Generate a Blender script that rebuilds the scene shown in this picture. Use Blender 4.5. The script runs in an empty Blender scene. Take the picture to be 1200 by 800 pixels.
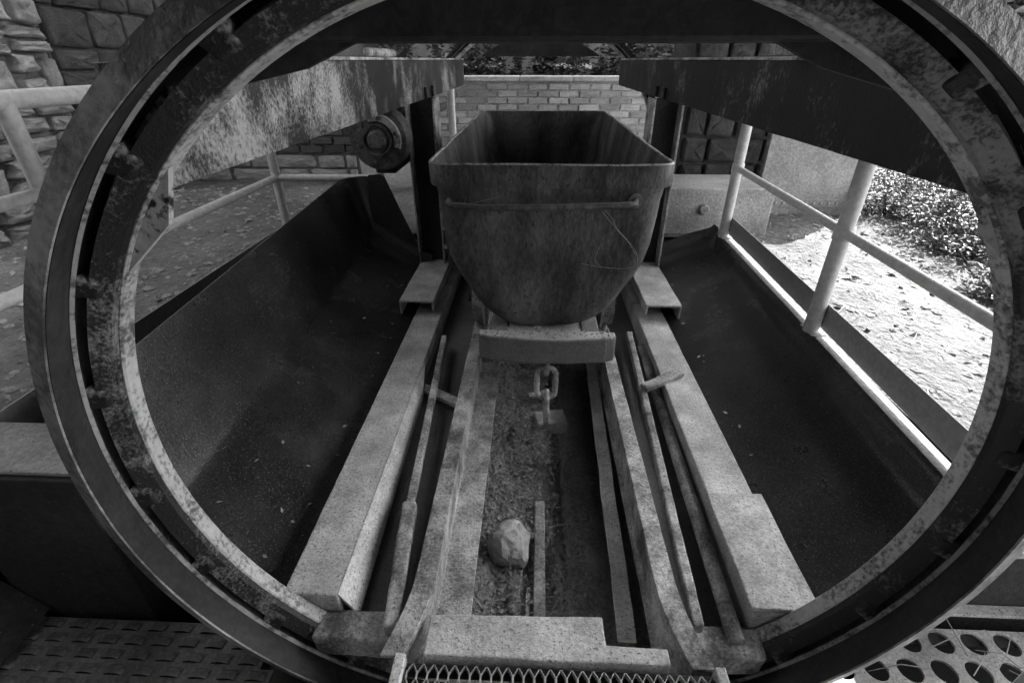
import bpy, bmesh, math, random
from math import sin, cos, pi, radians, sqrt, atan2, atan, hypot
from mathutils import Vector, Matrix, noise
S = bpy.context.scene
C = S.collection
rnd = random.Random(7)

# ------------------------------------------------------------------ camera
F_PX, W_PX = 575.0, 1200.0
VPX, VPY = 628.0, 70.0
pitch = atan((400 - VPY) / F_PX)
yaw = atan((VPX - 600) / (F_PX / cos(pitch)))
cam = bpy.data.cameras.new('camera'); cam.sensor_width = 36.0; cam.lens = 36.0 * F_PX / W_PX
cam.clip_start = 0.02; cam.clip_end = 500
co = bpy.data.objects.new('camera', cam); C.objects.link(co)
co.location = (0, 0, 1.25); co.rotation_euler = (pi / 2 - pitch, 0, yaw)
S.camera = co

# ------------------------------------------------------------------ sky and sun
SUN_EL, SUN_AZ = radians(45), radians(45)      # azimuth from +X towards +Y
wd = bpy.data.worlds.new('World'); S.world = wd; wd.use_nodes = True
nt = wd.node_tree; nt.nodes.clear()
sky = nt.nodes.new('ShaderNodeTexSky'); sky.sky_type = 'NISHITA'; sky.sun_disc = False
sky.sun_elevation = SUN_EL; sky.sun_rotation = pi / 2 - SUN_AZ
bw = nt.nodes.new('ShaderNodeRGBToBW'); bg = nt.nodes.new('ShaderNodeBackground'); bg.inputs[1].default_value = 0.15
ow = nt.nodes.new('ShaderNodeOutputWorld')
nt.links.new(sky.outputs[0], bw.inputs[0]); nt.links.new(bw.outputs[0], bg.inputs[0]); nt.links.new(bg.outputs[0], ow.inputs[0])
sl = bpy.data.lights.new('sun', 'SUN'); sl.energy = 2.0; sl.angle = radians(0.5); sl.color = (1, 1, 1)
so = bpy.data.objects.new('sun', sl); C.objects.link(so)
sd = Vector((cos(SUN_EL) * cos(SUN_AZ), cos(SUN_EL) * sin(SUN_AZ), sin(SUN_EL)))
so.location = sd * 20; so.rotation_euler = sd.to_track_quat('Z', 'Y').to_euler()
S.view_settings.view_transform = 'Standard'; S.view_settings.look = 'None'
S.view_settings.gamma = 1.0; S.view_settings.use_curve_mapping = False
S.view_settings.exposure = 3.4

# ------------------------------------------------------------------ materials
M = {}
def mat(name, lo, hi, s1=6, s2=45, thr=.5, soft=.06, speck=0.0, sp_col=.02, sp_scale=220, rough=.7, rough_lo=None,
        bump=.25, dist=.004, metal=0.0, stretch=(1, 1, 1), vary=.25, dust=0.0, dust_col=.34, randv=0.0, fine=.35, mod=0.0, modscale=1.7, spec=.4):
    m = bpy.data.materials.new(name); m.use_nodes = True; n = m.node_tree.nodes; l = m.node_tree.links
    n.clear(); out = n.new('ShaderNodeOutputMaterial'); b = n.new('ShaderNodeBsdfPrincipled'); l.new(b.outputs[0], out.inputs[0])
    def math_(op, a, c, clamp=False):
        k = n.new('ShaderNodeMath'); k.operation = op; k.use_clamp = clamp
        for i, v in enumerate((a, c)):
            if v is None: continue
            if isinstance(v, (int, float)): k.inputs[i].default_value = v
            else: l.new(v, k.inputs[i])
        return k.outputs[0]
    def rng(v, a, c, d=0., e=1.):
        k = n.new('ShaderNodeMapRange'); k.clamp = True
        l.new(v, k.inputs[0])
        for i, q in enumerate((a, c, d, e)):
            if isinstance(q, (int, float)): k.inputs[i + 1].default_value = q
            else: l.new(q, k.inputs[i + 1])
        return k.outputs[0]
    tc = n.new('ShaderNodeTexCoord'); mp = n.new('ShaderNodeMapping'); mp.inputs['Scale'].default_value = stretch
    l.new(tc.outputs['Object'], mp.inputs[0])
    oi = n.new('ShaderNodeObjectInfo')
    if randv:
        va = n.new('ShaderNodeVectorMath'); va.operation = 'MULTIPLY_ADD'
        cb = n.new('ShaderNodeCombineXYZ')
        for i in range(3): l.new(oi.outputs['Random'], cb.inputs[i])
        l.new(cb.outputs[0], va.inputs[0]); va.inputs[1].default_value = (37, 53, 71); l.new(mp.outputs[0], va.inputs[2]); vec = va.outputs[0]
    else: vec = mp.outputs[0]
    def noi(s, d=6, r=.62):
        k = n.new('ShaderNodeTexNoise'); k.inputs['Scale'].default_value = s; k.inputs['Detail'].default_value = d; k.inputs['Roughness'].default_value = r
        l.new(vec, k.inputs['Vector']); return k.outputs['Fac']
    n1 = noi(s1, 7); n2 = noi(s2, 5); n3 = noi(modscale, 3)
    mixv = math_('ADD', math_('MULTIPLY', n1, 1 - fine), math_('MULTIPLY', n2, fine))
    if mod: mixv = math_('ADD', mixv, math_('MULTIPLY', math_('SUBTRACT', n3, .5), mod))
    msk = rng(mixv, thr - soft, thr + soft)
    col = rng(msk, 0, 1, lo, hi)
    col = math_('MULTIPLY', col, rng(n3, .3, .7, 1 - vary, 1 + vary))
    col = math_('MULTIPLY', col, rng(n2, .25, .75, .8, 1.2))
    if randv: col = math_('MULTIPLY', col, rng(oi.outputs['Random'], 0, 1, 1 - randv, 1 + randv))
    hgt = math_('ADD', math_('MULTIPLY', msk, .6), n2)
    if speck:
        n4 = noi(sp_scale, 2, .5)
        sm = rng(n4, .5 + (.5 - speck) * .5, .5 + (.5 - speck) * .5 + .05)
        k = n.new('ShaderNodeMix'); k.data_type = 'FLOAT'
        l.new(sm, k.inputs[0]); l.new(col, k.inputs[2]); k.inputs[3].default_value = sp_col
        col = k.outputs[0]; hgt = math_('ADD', hgt, math_('MULTIPLY', n4, .8))
    if dust:
        g = n.new('ShaderNodeNewGeometry'); sp = n.new('ShaderNodeSeparateXYZ'); l.new(g.outputs['Normal'], sp.inputs[0])
        dm = math_('MULTIPLY', rng(sp.outputs[2], .55, .95), rng(n2, .3, .6, dust * .6, dust))
        k = n.new('ShaderNodeMix'); k.data_type = 'FLOAT'
        l.new(dm, k.inputs[0]); l.new(col, k.inputs[2]); k.inputs[3].default_value = dust_col; col = k.outputs[0]
    cc = n.new('ShaderNodeCombineColor')
    for i in range(3): l.new(col, cc.inputs[i])
    l.new(cc.outputs[0], b.inputs['Base Color'])
    l.new(rng(msk, 0, 1, rough if rough_lo is None else rough_lo, rough), b.inputs['Roughness'])
    b.inputs['Metallic'].default_value = metal; b.inputs['Specular IOR Level'].default_value = spec
    bp = n.new('ShaderNodeBump'); bp.inputs['Strength'].default_value = bump; bp.inputs['Distance'].default_value = dist
    l.new(hgt, bp.inputs['Height']); l.new(bp.outputs[0], b.inputs['Normal'])
    M[name] = m; return m
mat('ring_paint', .012, .17, s1=12, s2=140, thr=.535, soft=.06, rough=.5, bump=.9, dist=.003, vary=.35, fine=.45, mod=.75, modscale=3.2)
mat('ring_lug_paint', .05, .26, s1=14, s2=70, thr=.45, soft=.06, rough=.6, bump=.7, dist=.003, fine=.45)
mat('lit_worn_edge', .10, .42, s1=14, s2=90, thr=.46, soft=.06, rough=.5, bump=.6, dist=.002, vary=.2, fine=.5, mod=.4, modscale=4.0)  # wear, plus light on up-facing edges put into the pale tone
mat('ring_face', .035, .24, s1=5, s2=60, thr=.47, soft=.10, rough=.45, bump=.6, vary=.3, fine=.4, mod=.5, modscale=2.5)
mat('gusset_paint', .02, .34, s1=7, s2=60, thr=.45, soft=.03, rough=.5, bump=.8, dist=.003, vary=.3, fine=.45)
mat('tread_plate', .11, .25, s1=9, s2=80, thr=.5, soft=.15, speck=.1, sp_col=.05, rough=.6, bump=.6, dist=.003)
mat('girder_paint', .014, .28, s1=12, s2=130, thr=.58, soft=.08, rough=.36, rough_lo=.42, bump=.8, dist=.003, stretch=(1, 1, .85), fine=.5, vary=.35, mod=.8, modscale=2.2)
mat('girder_shade', .012, .16, s1=9, s2=95, thr=.62, soft=.06, rough=.5, rough_lo=.55, bump=.8, dist=.003, stretch=(1, 1, .8), fine=.55, vary=.35, mod=.6, modscale=2.6)  # darker copy of the left girder's paint; right girder's shade put into colour
mat('bearing_iron', .02, .10, s1=12, s2=80, thr=.5, soft=.1, rough=.55, bump=.9, dist=.004, mod=.4)
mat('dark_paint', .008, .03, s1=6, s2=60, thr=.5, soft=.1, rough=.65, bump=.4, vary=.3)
mat('beam_steel', .28, .60, s1=10, s2=100, thr=.45, soft=.16, speck=.27, sp_col=.15, sp_scale=150, rough=.5, rough_lo=.7, bump=.7, dist=.003, vary=.25, mod=.3, modscale=4, spec=.6)
mat('rail_steel', .09, .48, s1=11, s2=100, thr=.48, soft=.12, speck=.26, sp_col=.07, sp_scale=150, rough=.4, rough_lo=.7, bump=.7, dist=.003, vary=.35, mod=.5, modscale=5, spec=.6)
mat('floor_plate', .08, .17, s1=5, s2=120, thr=.5, soft=.2, speck=.2, sp_col=.07, sp_scale=240, rough=.8, bump=.4, dist=.002)
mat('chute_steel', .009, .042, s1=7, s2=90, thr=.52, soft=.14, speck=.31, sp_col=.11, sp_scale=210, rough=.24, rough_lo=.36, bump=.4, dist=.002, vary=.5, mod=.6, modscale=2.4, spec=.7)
mat('tub_steel', .024, .095, s1=6, s2=70, thr=.5, soft=.12, speck=.24, sp_col=.018, sp_scale=110, rough=.4, rough_lo=.6, bump=.6, dist=.002, stretch=(1, 1, .45), vary=.45, dust=.5, dust_col=.3, mod=.4, modscale=5)
mat('tub_dusty', .10, .17, s1=8, s2=90, thr=.5, soft=.2, speck=.1, sp_col=.06, rough=.75, bump=.5, dist=.003, dust=.95, dust_col=.45)
mat('rail_paint', .44, .53, s1=5, s2=40, thr=.4, soft=.2, speck=.04, sp_col=.16, sp_scale=70, rough=.38, bump=.06, vary=.06)
mat('toe_paint', .24, .30, s1=4, s2=50, thr=.4, soft=.2, rough=.5, bump=.08, vary=.1)
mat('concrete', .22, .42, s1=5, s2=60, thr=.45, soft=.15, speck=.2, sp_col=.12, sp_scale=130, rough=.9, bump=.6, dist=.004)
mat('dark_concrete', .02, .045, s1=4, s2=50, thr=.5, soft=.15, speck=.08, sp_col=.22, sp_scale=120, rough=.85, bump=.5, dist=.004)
mat('dirt', .085, .18, s1=3, s2=28, thr=.47, soft=.15, speck=.16, sp_col=.045, sp_scale=55, rough=.95, bump=.9, dist=.02, vary=.25)
mat('pit_dirt', .15, .36, s1=5, s2=60, thr=.5, soft=.15, rough=.95, bump=.9, dist=.015)
mat('stone', .22, .46, s1=4, s2=30, thr=.45, soft=.18, speck=.08, sp_col=.12, sp_scale=60, rough=.92, bump=.9, dist=.012, randv=.22)
mat('dark_stone', .035, .085, s1=4, s2=34, thr=.48, soft=.15, speck=.1, sp_col=.012, sp_scale=30, rough=.9, bump=.9, dist=.012, randv=.3)
mat('mortar', .10, .2, s1=8, s2=60, thr=.5, soft=.2, rough=.95, bump=.8, dist=.01)
mat('pale_mortar', .3, .45, s1=8, s2=60, thr=.5, soft=.2, rough=.95, bump=.8, dist=.01)
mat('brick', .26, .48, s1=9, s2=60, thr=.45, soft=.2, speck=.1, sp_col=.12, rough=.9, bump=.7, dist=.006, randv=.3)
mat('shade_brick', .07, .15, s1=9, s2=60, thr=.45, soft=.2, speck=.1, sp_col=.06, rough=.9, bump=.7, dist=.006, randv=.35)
mat('leaf', .07, .20, s1=14, s2=60, thr=.5, soft=.15, rough=.45, bump=.1, randv=.2)
mat('dark_leaf', .025, .07, s1=20, s2=60, thr=.5, soft=.2, rough=.6, bump=.1)
mat('straw', .22, .45, s1=15, s2=60, thr=.5, soft=.2, rough=.8, bump=.1)
mat('litter', .10, .46, s1=25, s2=80, thr=.5, soft=.2, rough=.8, bump=.2)
mat('pebble', .16, .36, s1=15, s2=60, thr=.5, soft=.2, rough=.9, bump=.4)
mat('rock', .28, .44, s1=8, s2=60, thr=.45, soft=.2, rough=.85, bump=.6, dist=.004)
mat('web', .28, .34, rough=.6, bump=0.0)
mat('roof_sheet', .03, .06, rough=.7)

# ------------------------------------------------------------------ mesh helpers
class MB:
    def __init__(s): s.v = []; s.f = []
    def add(s, vs, fs):
        o = len(s.v); s.v += [tuple(v) for v in vs]; s.f += [tuple(i + o for i in f) for f in fs]; return s
    def box(s, x0, x1, y0, y1, z0, z1):
        return s.add([(x, y, z) for z in (z0, z1) for y in (y0, y1) for x in (x0, x1)],
                     [(0, 2, 3, 1), (4, 5, 7, 6), (0, 1, 5, 4), (1, 3, 7, 5), (3, 2, 6, 7), (2, 0, 4, 6)])
    def sweep(s, prof, p0, p1, up=(0, 0, 1)):
        """closed 2-D profile (side, up) swept from p0 to p1"""
        p0, p1 = Vector(p0), Vector(p1); d = (p1 - p0).normalized(); r = d.cross(Vector(up)).normalized(); u = r.cross(d)
        n = len(prof); vs = [p + r * a + u * b for p in (p0, p1) for a, b in prof]
        return s.add(vs, [(i, (i + 1) % n, n + (i + 1) % n, n + i) for i in range(n)] + [tuple(range(n))[::-1], tuple(range(n, 2 * n))])
    def bar(s, p0, p1, w, h, up=(0, 0, 1)):
        return s.sweep([(-w / 2, -h / 2), (w / 2, -h / 2), (w / 2, h / 2), (-w / 2, h / 2)], p0, p1, up)
    def tube(s, pts, r, n=12, closed=False, cap=True):
        pts = [Vector(p) for p in pts]; m = len(pts); rs = r if isinstance(r, (list, tuple)) else [r] * m
        vs = []; prev = None
        for i, p in enumerate(pts):
            if closed: t = (pts[(i + 1) % m] - pts[i - 1]).normalized()
            else: t = (pts[min(i + 1, m - 1)] - pts[max(i - 1, 0)]).normalized()
            if prev is None:
                a = Vector((0, 0, 1)) if abs(t.z) < .9 else Vector((1, 0, 0)); u = t.cross(a).normalized()
            else: u = (prev - t * prev.dot(t)).normalized()
            prev = u; w = t.cross(u)
            vs += [p + (u * cos(2 * pi * k / n) + w * sin(2 * pi * k / n)) * rs[i] for k in range(n)]
        fs = [(i * n + k, i * n + (k + 1) % n, ((i + 1) % m) * n + (k + 1) % n, ((i + 1) % m) * n + k) for i in range(m if closed else m - 1) for k in range(n)]
        if cap and not closed: fs += [tuple(range(n))[::-1], tuple(range((m - 1) * n, m * n))]
        return s.add(vs, fs)
    def revolve(s, prof, c, n=160, axis='Y', a0=0, a1=2 * pi):
        """closed (R, t) profile turned about an axis through c"""
        k = len(prof); full = abs(a1 - a0 - 2 * pi) < 1e-6; m = n if full else n + 1; vs = []
        for i in range(m):
            a = a0 + (a1 - a0) * i / n
            for R, t in prof:
                if axis == 'Y': vs.append((c[0] + R * cos(a), c[1] + t, c[2] + R * sin(a)))
                elif axis == 'X': vs.append((c[0] + t, c[1] + R * cos(a), c[2] + R * sin(a)))
                else: vs.append((c[0] + R * cos(a), c[1] + R * sin(a), c[2] + t))
        fs = [(i * k + j, i * k + (j + 1) % k, ((i + 1) % m) * k + (j + 1) % k, ((i + 1) % m) * k + j) for i in range(n) for j in range(k)]
        if not full: fs += [tuple(range(k)), tuple(range((m - 1) * k, m * k))[::-1]]
        return s.add(vs, fs)
    def mesh(s, name, m, smooth=False):
        me = bpy.data.meshes.new(name); me.from_pydata(s.v, [], s.f)
        bm = bmesh.new(); bm.from_mesh(me); bmesh.ops.recalc_face_normals(bm, faces=bm.faces); bm.to_mesh(me); bm.free()
        me.materials.append(M[m])
        if smooth: me.polygons.foreach_set('use_smooth', [True] * len(me.polygons))
        return me
    def build(s, name, m, parent=None, smooth=False, bevel=0.0, seg=2, angle=None):
        o = bpy.data.objects.new(name, s.mesh(name, m, smooth)); C.objects.link(o); o.parent = parent
        if bevel:
            k = o.modifiers.new('bevel', 'BEVEL'); k.width = bevel; k.segments = seg; k.limit_method = 'ANGLE'; k.angle_limit = radians(40)
        if smooth and angle:
            o.data.set_sharp_from_angle(angle=radians(angle))
        return o
def roughen(o, amp=.002, cell=.05, freq=14, seed=0, amp2=0):
    """cut a mesh finely and shift its points a little: worn, dented steel"""
    bm = bmesh.new(); bm.from_mesh(o.data)
    for _ in range(7):
        e = [x for x in bm.edges if x.calc_length() > cell * 1.5]
        if not e or len(bm.faces) > 9000: break
        bmesh.ops.subdivide_edges(bm, edges=e, cuts=1, use_grid_fill=True)
    bmesh.ops.triangulate(bm, faces=[f for f in bm.faces if len(f.verts) > 4])
    for v in bm.verts:
        p = v.co * freq + Vector((seed * 7.3, seed * 3.1, 0)); n = noise.noise_vector(p)
        v.co += n * amp + (noise.noise_vector(v.co * freq * 3.7) * amp2)
    bm.to_mesh(o.data); bm.free(); return o
def tag(o, label, cat, group=None):
    o['label'] = label; o['category'] = cat
    if group: o['group'] = group
    return o
def struct(o, kind='structure'): o['kind'] = kind; return o
def thing(name, label, cat, loc=(0, 0, 0), group=None):
    o = bpy.data.objects.new(name, None); C.objects.link(o); o.location = (0, 0, 0); o.empty_display_size = .1
    return tag(o, label, cat, group)
def link(name, me, parent, loc, rot=(0, 0, 0), scale=(1, 1, 1)):
    o = bpy.data.objects.new(name, me); C.objects.link(o); o.parent = parent; o.location = loc; o.rotation_euler = rot; o.scale = scale; return o
def fbm(x, y, z=0, o=4):
    return noise.fractal(Vector((x, y, z)), 1.0, 2.0, o)

# ================================================================== GROUND
GZ = .19
HX0, HX1, HY0, HY1 = -1.6, 1.30, .88, 3.34      # opening of the tippler pit in the ground
def axis_pts(lo, hi, dense0, dense1, step, extra):
    p = {round(dense0 + i * step, 4) for i in range(int((dense1 - dense0) / step) + 1)} | set(extra)
    for k in range(1, 14):
        p.add(dense0 - (dense0 - lo) * (k / 13) ** 2); p.add(dense1 + (hi - dense1) * (k / 13) ** 2)
    return sorted(p)
xs = axis_pts(-60, 60, -4, 5, .06, (HX0, HX1)); ys = [y for y in axis_pts(-60, 80, .88, 7, .06, (HY0,)) if y >= .88] 
xs = [x for i, x in enumerate(xs) if i == 0 or x - xs[i - 1] > .004]; ys = [y for i, y in enumerate(ys) if i == 0 or y - ys[i - 1] > .004]
def gz(x, y):
    d = min(1, max(0, max(HX0 - x, x - HX1, y - HY1)) / .25)
    far = min(1, max(0, (abs(x) - 4) / 20))
    return GZ + d * (.018 * fbm(x * 1.3, y * 1.3) + .010 * fbm(x * 6, y * 6, 3) + .005 * fbm(x * 17, y * 17, 5)) + far * .4 * fbm(x * .1, y * .1)
g = MB(); nx = len(xs)
g.v = [(x, y, gz(x, y)) for y in ys for x in xs]
for j in range(len(ys) - 1):
    for i in range(nx - 1):
        cx, cy = (xs[i] + xs[i + 1]) / 2, (ys[j] + ys[j + 1]) / 2
        if HX0 < cx < HX1 and cy < HY1: continue
        g.f.append((j * nx + i, j * nx + i + 1, (j + 1) * nx + i + 1, (j + 1) * nx + i))
struct(g.build('ground', 'dirt', smooth=True))
struct(MB().add([(-60, -60, -.8), (60, -60, -.8), (60, 3.5, -.8), (-60, 3.5, -.8)], [(0, 1, 2, 3)]).build('pit_floor', 'pit_dirt'))
# pit walls under the ground edge
pw = MB(); pw.box(HX0 - .12, HX0 - .002, .885, HY1, -.8, GZ - .012); pw.box(HX1 + .002, HX1 + .12, 1.2, HY1, -.8, GZ - .012); pw.box(HX0 - .12, HX1 + .12, HY1 + .002, HY1 + .14, -.8, GZ - .03)
struct(pw.build('pit_wall', 'dark_concrete'))

# pebbles, straw and dead leaves strewn on the ground
def scatter_pebbles(n, area, zf, smin, smax):
    b = MB(); ico = [(0, 0, 1), (.9, 0, .3), (.28, .85, .35), (-.72, .53, .3), (-.72, -.53, .38), (.28, -.85, .3), (.7, .5, -.3), (-.3, .8, -.3), (-.9, 0, -.3), (-.3, -.8, -.3), (.7, -.5, -.3)]
    fc = [(0, 1, 2), (0, 2, 3), (0, 3, 4), (0, 4, 5), (0, 5, 1), (1, 6, 2), (2, 7, 3), (3, 8, 4), (4, 9, 5), (5, 10, 1), (6, 7, 2), (7, 8, 3), (8, 9, 4), (9, 10, 5), (10, 6, 1)]
    for _ in range(n):
        x, y = area(); s = smin + (smax - smin) * rnd.random() ** 4; a = rnd.random() * 6.28; z = zf(x, y)
        q = [(x + s * (vx * cos(a) - vy * sin(a)) * rnd.uniform(.8, 1.2), y + s * (vx * sin(a) + vy * cos(a)) * rnd.uniform(.8, 1.2), z + s * .6 * vz) for vx, vy, vz in ico]
        b.add(q, fc)
    return b
def scatter_leaves(n, area, zf, smin, smax, lift=.012):
    b = MB()
    for _ in range(n):
        x, y = area(); s = rnd.uniform(smin, smax); w = s * rnd.uniform(.35, .6)
        a = rnd.random() * 6.28; t = rnd.uniform(-.7, .7); r = rnd.uniform(-.6, .6)
        R = Matrix.Rotation(a, 3, 'Z') @ Matrix.Rotation(t, 3, 'X') @ Matrix.Rotation(r, 3, 'Y'); o = Vector((x, y, zf(x, y) + rnd.uniform(.002, lift)))
        b.add([o + R @ Vector(p) for p in ((-s, 0, 0), (-.2 * s, -w, .25 * w), (s, 0, .1 * s), (-.2 * s, w, .25 * w))], [(0, 1, 2), (0, 2, 3)])
    return b
def scatter_straw(n, area, zf, lmin, lmax, rad=.0016):
    b = MB()
    for _ in range(n):
        x, y = area(); L = rnd.uniform(lmin, lmax); a = rnd.random() * 6.28; z = zf(x, y) + .004
        p0 = Vector((x, y, z)); p2 = p0 + Vector((cos(a) * L, sin(a) * L, rnd.uniform(0, .25) * L)); p1 = (p0 + p2) / 2 + Vector((rnd.uniform(-.1, .1) * L, rnd.uniform(-.1, .1) * L, rnd.uniform(.02, .15) * L))
        b.tube([p0, p1, p2], [rad, rad, rad * .5], 3, cap=False)
    return b
def area_right():
    return rnd.uniform(1.36, 4.6), .95 + 4.6 * rnd.random()
def area_left():
    return rnd.uniform(-3.4, -1.72), rnd.uniform(.95, 4.7)
struct(scatter_pebbles(2600, area_right, gz, .004, .03).build('pebbles', 'pebble'), 'stuff')
struct(scatter_leaves(1500, area_right, gz, .008, .03).build('fallen_leaves', 'litter'), 'stuff')
struct(scatter_straw(1300, area_right, gz, .03, .16).build('straw', 'straw'), 'stuff')
struct(scatter_pebbles(1800, area_left, gz, .004, .035).build('pebbles', 'pebble'), 'stuff')
struct(scatter_leaves(300, area_left, gz, .008, .025).build('fallen_leaves', 'litter'), 'stuff')

# ================================================================== WALLS OF STONE AND BRICK
def stone_mesh(seed, name, m, rough=.10, sub=5):
    """an irregular unit stone: front face bulging to +y, outline uneven"""
    r = random.Random(seed); b = MB(); n = 14; out = []
    for k in range(n):
        a = 2 * pi * k / n; c, s = cos(a), sin(a); e = .22
        x = math.copysign(abs(c) ** e, c) * .5; z = math.copysign(abs(s) ** e, s) * .5
        j = 1 - r.random() * rough * 2; out.append((x * j, z * j))
    vs = [(x, -.6, z) for x, z in out] + [(x, .30, z) for x, z in out] + [(x * .9, .44 + r.uniform(-.07, .07), z * .86) for x, z in out] + [(x * .45, .5 + r.uniform(-.1, .1), z * .45) for x, z in out] + [(0, .5, 0)]
    fs = [(q * n + k, q * n + (k + 1) % n, (q + 1) * n + (k + 1) % n, (q + 1) * n + k) for q in range(3) for k in range(n)] + [(3 * n + k, 3 * n + (k + 1) % n, 4 * n) for k in range(n)]
    b.add(vs, fs); me = b.mesh(name, m, True); bm = bmesh.new(); bm.from_mesh(me)
    bmesh.ops.subdivide_edges(bm, edges=bm.edges[:], cuts=2, use_grid_fill=True)
    for v in bm.verts:
        k = .035 + rough * .25; q = noise.noise_vector(v.co * 3.2 + Vector((seed * 3.7, 0, seed))) + noise.noise_vector(v.co * 8 + Vector((seed, seed * 2.1, 0))) * .4
        v.co += Vector((q.x * .25, q.y * 1.6, q.z * .25)) * k
    bm.to_mesh(me); bm.free(); me.polygons.foreach_set('use_smooth', [True] * len(me.polygons)); return me
def stone_wall(parent, name, meshes, u0, u1, z0, z1, place, wr, hr, gap, dep, limit=290, jz=.012):
    """courses of stones between u0 and u1; place(u, z) -> (location, rotation z)"""
    z = z0; k = 0
    while z < z1 - .03:
        h = rnd.uniform(*hr); h = min(h, z1 - z); u = u0 - rnd.random() * wr[0] * .5
        while u < u1 - .02:
            w = rnd.uniform(*wr); w = min(w, u1 - u)
            if w > .05:
                parts = 1
                if h > .14 and rnd.random() < .3: parts = 2
                zz = z
                for q in range(parts):
                    hh = h / parts
                    loc, rz = place(max(u, u0) + (w - (max(u, u0) - u)) / 2, zz + hh / 2 + rnd.uniform(-jz, jz))
                    ww = w - (max(u, u0) - u)
                    if ww > .05 and k < limit:
                        link(name, rnd.choice(meshes), parent, loc, (rnd.uniform(-.02, .02), rnd.uniform(-.05, .05) * (jz > .005), rz), (ww - gap, dep * rnd.uniform(.8, 1.25), hh - gap)); k += 1
                    zz += hh
            u += w
        z += h
rub = [stone_mesh(i, 'stone', 'stone', .12) for i in range(12)]
blk = [stone_mesh(40 + i, 'block', 'dark_stone', .045) for i in range(8)]
# left rubble wall, face at x = -3.43
t = thing('rubble_stone_wall', 'pale rubble stone wall of uneven stones beyond the left handrail', 'wall')
MB().box(-3.9, -3.50, -1.4, 3.93, -.8, 2.6).build('wall_core', 'mortar', t)
stone_wall(t, 'stone', rub, .95, 3.93, .16, 2.3, lambda u, z: ((-3.49, u, z), -pi / 2), (.16, .5), (.10, .26), .012, .12)
t = thing('dark_block_wall', 'dark pitted block wall meeting the pale rubble wall', 'wall')
MB().box(-3.9, -3.50, 3.94, 9.0, -.1, 2.6).build('wall_core', 'dark_stone', t)
stone_wall(t, 'block', blk, 3.94, 6.6, .18, 2.35, lambda u, z: ((-3.48, u, z), -pi / 2), (.28, .48), (.22, .32), .012, .08, jz=.002)

def brick_mesh(m, seed):
    r = random.Random(seed); b = MB(); L, D, H = .5, .5, .5
    b.box(-L, L, -D, D, -H, H)
    b.v = [(x * r.uniform(.93, 1), y * r.uniform(.86, 1), z * r.uniform(.88, 1)) for x, y, z in b.v]
    return b.mesh('brick', m)
bk1 = [brick_mesh('brick', i) for i in range(8)]; bk2 = [brick_mesh('shade_brick', i + 20) for i in range(8)]
def brick_wall(parent, meshes, x0, x1, z0, z1, y, L=.215, H=.068, D=.05):
    row = 0; z = z0
    while z < z1 - H * .5:
        x = x0 - (row % 2) * (L + .01) / 2
        while x < x1 - .03:
            a, c = max(x, x0), min(x + L, x1)
            if c - a > .04: link('brick', rnd.choice(meshes), parent, ((a + c) / 2, y + rnd.uniform(-.012, .010), z + H / 2 + rnd.uniform(-.004, .004)), (0, rnd.uniform(-.02, .02), rnd.uniform(-.03, .03)), ((c - a) * rnd.uniform(.93, 1.0), D, H * rnd.uniform(.85, 1.05)))
            x += L + .01
        z += H + .01; row += 1
# brick wall behind the left handrail corner
t = thing('brick_wall', 'weathered dark brick wall on the dirt behind the left handrail corner', 'wall')
MB().box(-3.42, -1.72, 5.03, 5.3, -.1, 1.02).build('wall_core', 'mortar', t)
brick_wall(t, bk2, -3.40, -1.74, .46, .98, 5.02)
stone_wall(t, 'stone', [stone_mesh(70 + i, 'stone', 'concrete', .06) for i in range(5)], -3.40, -1.74, .17, .455, lambda u, z: ((u, 5.04, z), pi), (.25, .5), (.13, .15), .012, .06, jz=.002)
# long low brick wall behind the tub
t = thing('brick_wall', 'low pale brick wall with flat coping behind the mine tub', 'wall')
MB().box(-1.42, 1.62, 6.425, 6.7, -.1, 1.03).build('wall_core', 'pale_mortar', t)
brick_wall(t, bk1, -1.4, 1.6, .44, 1.02, 6.43, .23, .062)
x = -1.42
while x < 1.6:
    w = min(.62, 1.62 - x); MB().box(x, x + w - .008, 6.36, 6.74, 1.033, 1.085).build('coping', 'concrete', t, bevel=.008); x += w
# dark stone building corner at right
t = thing('stone_pier', 'dark coursed stone pier behind the concrete plinth', 'wall')
MB().box(1.12, 1.80, 4.06, 4.7, -.1, 2.45).build('wall_core', 'dark_stone', t)
stone_wall(t, 'block', blk, 1.13, 1.81, .17, 2.4, lambda u, z: ((u, 4.05, z), pi), (.12, .26), (.17, .27), .012, .07, jz=.003)
# riveted plate leaning at the pier
t = thing('riveted_plate', 'grey riveted steel plate standing upright beside the dark stone pier', 'steel plate')
MB().box(1.745, 2.46, 3.955, 3.975, .16, 1.25).build('plate', 'concrete', t, bevel=.004)
MB().box(1.742, 2.463, 3.945, 3.956, .25, .31).build('seam_strip', 'concrete', t, bevel=.002)
riv = MB().revolve([(0.0001, -.012), (.008, -.010), (.013, -.004), (.014, 0), (.0001, 0)], (0, 0, 0), 10).mesh('rivet', 'rail_steel', True)
for k in range(12): link('rivet', riv, t, (1.775 + k * .058, 3.946, .28))
# plinth
t = thing('concrete_plinth', 'low concrete plinth with one bolt at the end of the right chute', 'plinth')
pl = MB(); pl.box(.92, 1.63, 3.42, 3.90, .1, .5); pl.build('block', 'concrete', t, bevel=.012)
MB().revolve([(.0001, -.02), (.028, -.02), (.036, -.012), (.036, .01), (.0001, .01)], (1.17, 3.42, .36), 20).build('bolt', 'rail_steel', t, True, angle=40)

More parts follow.
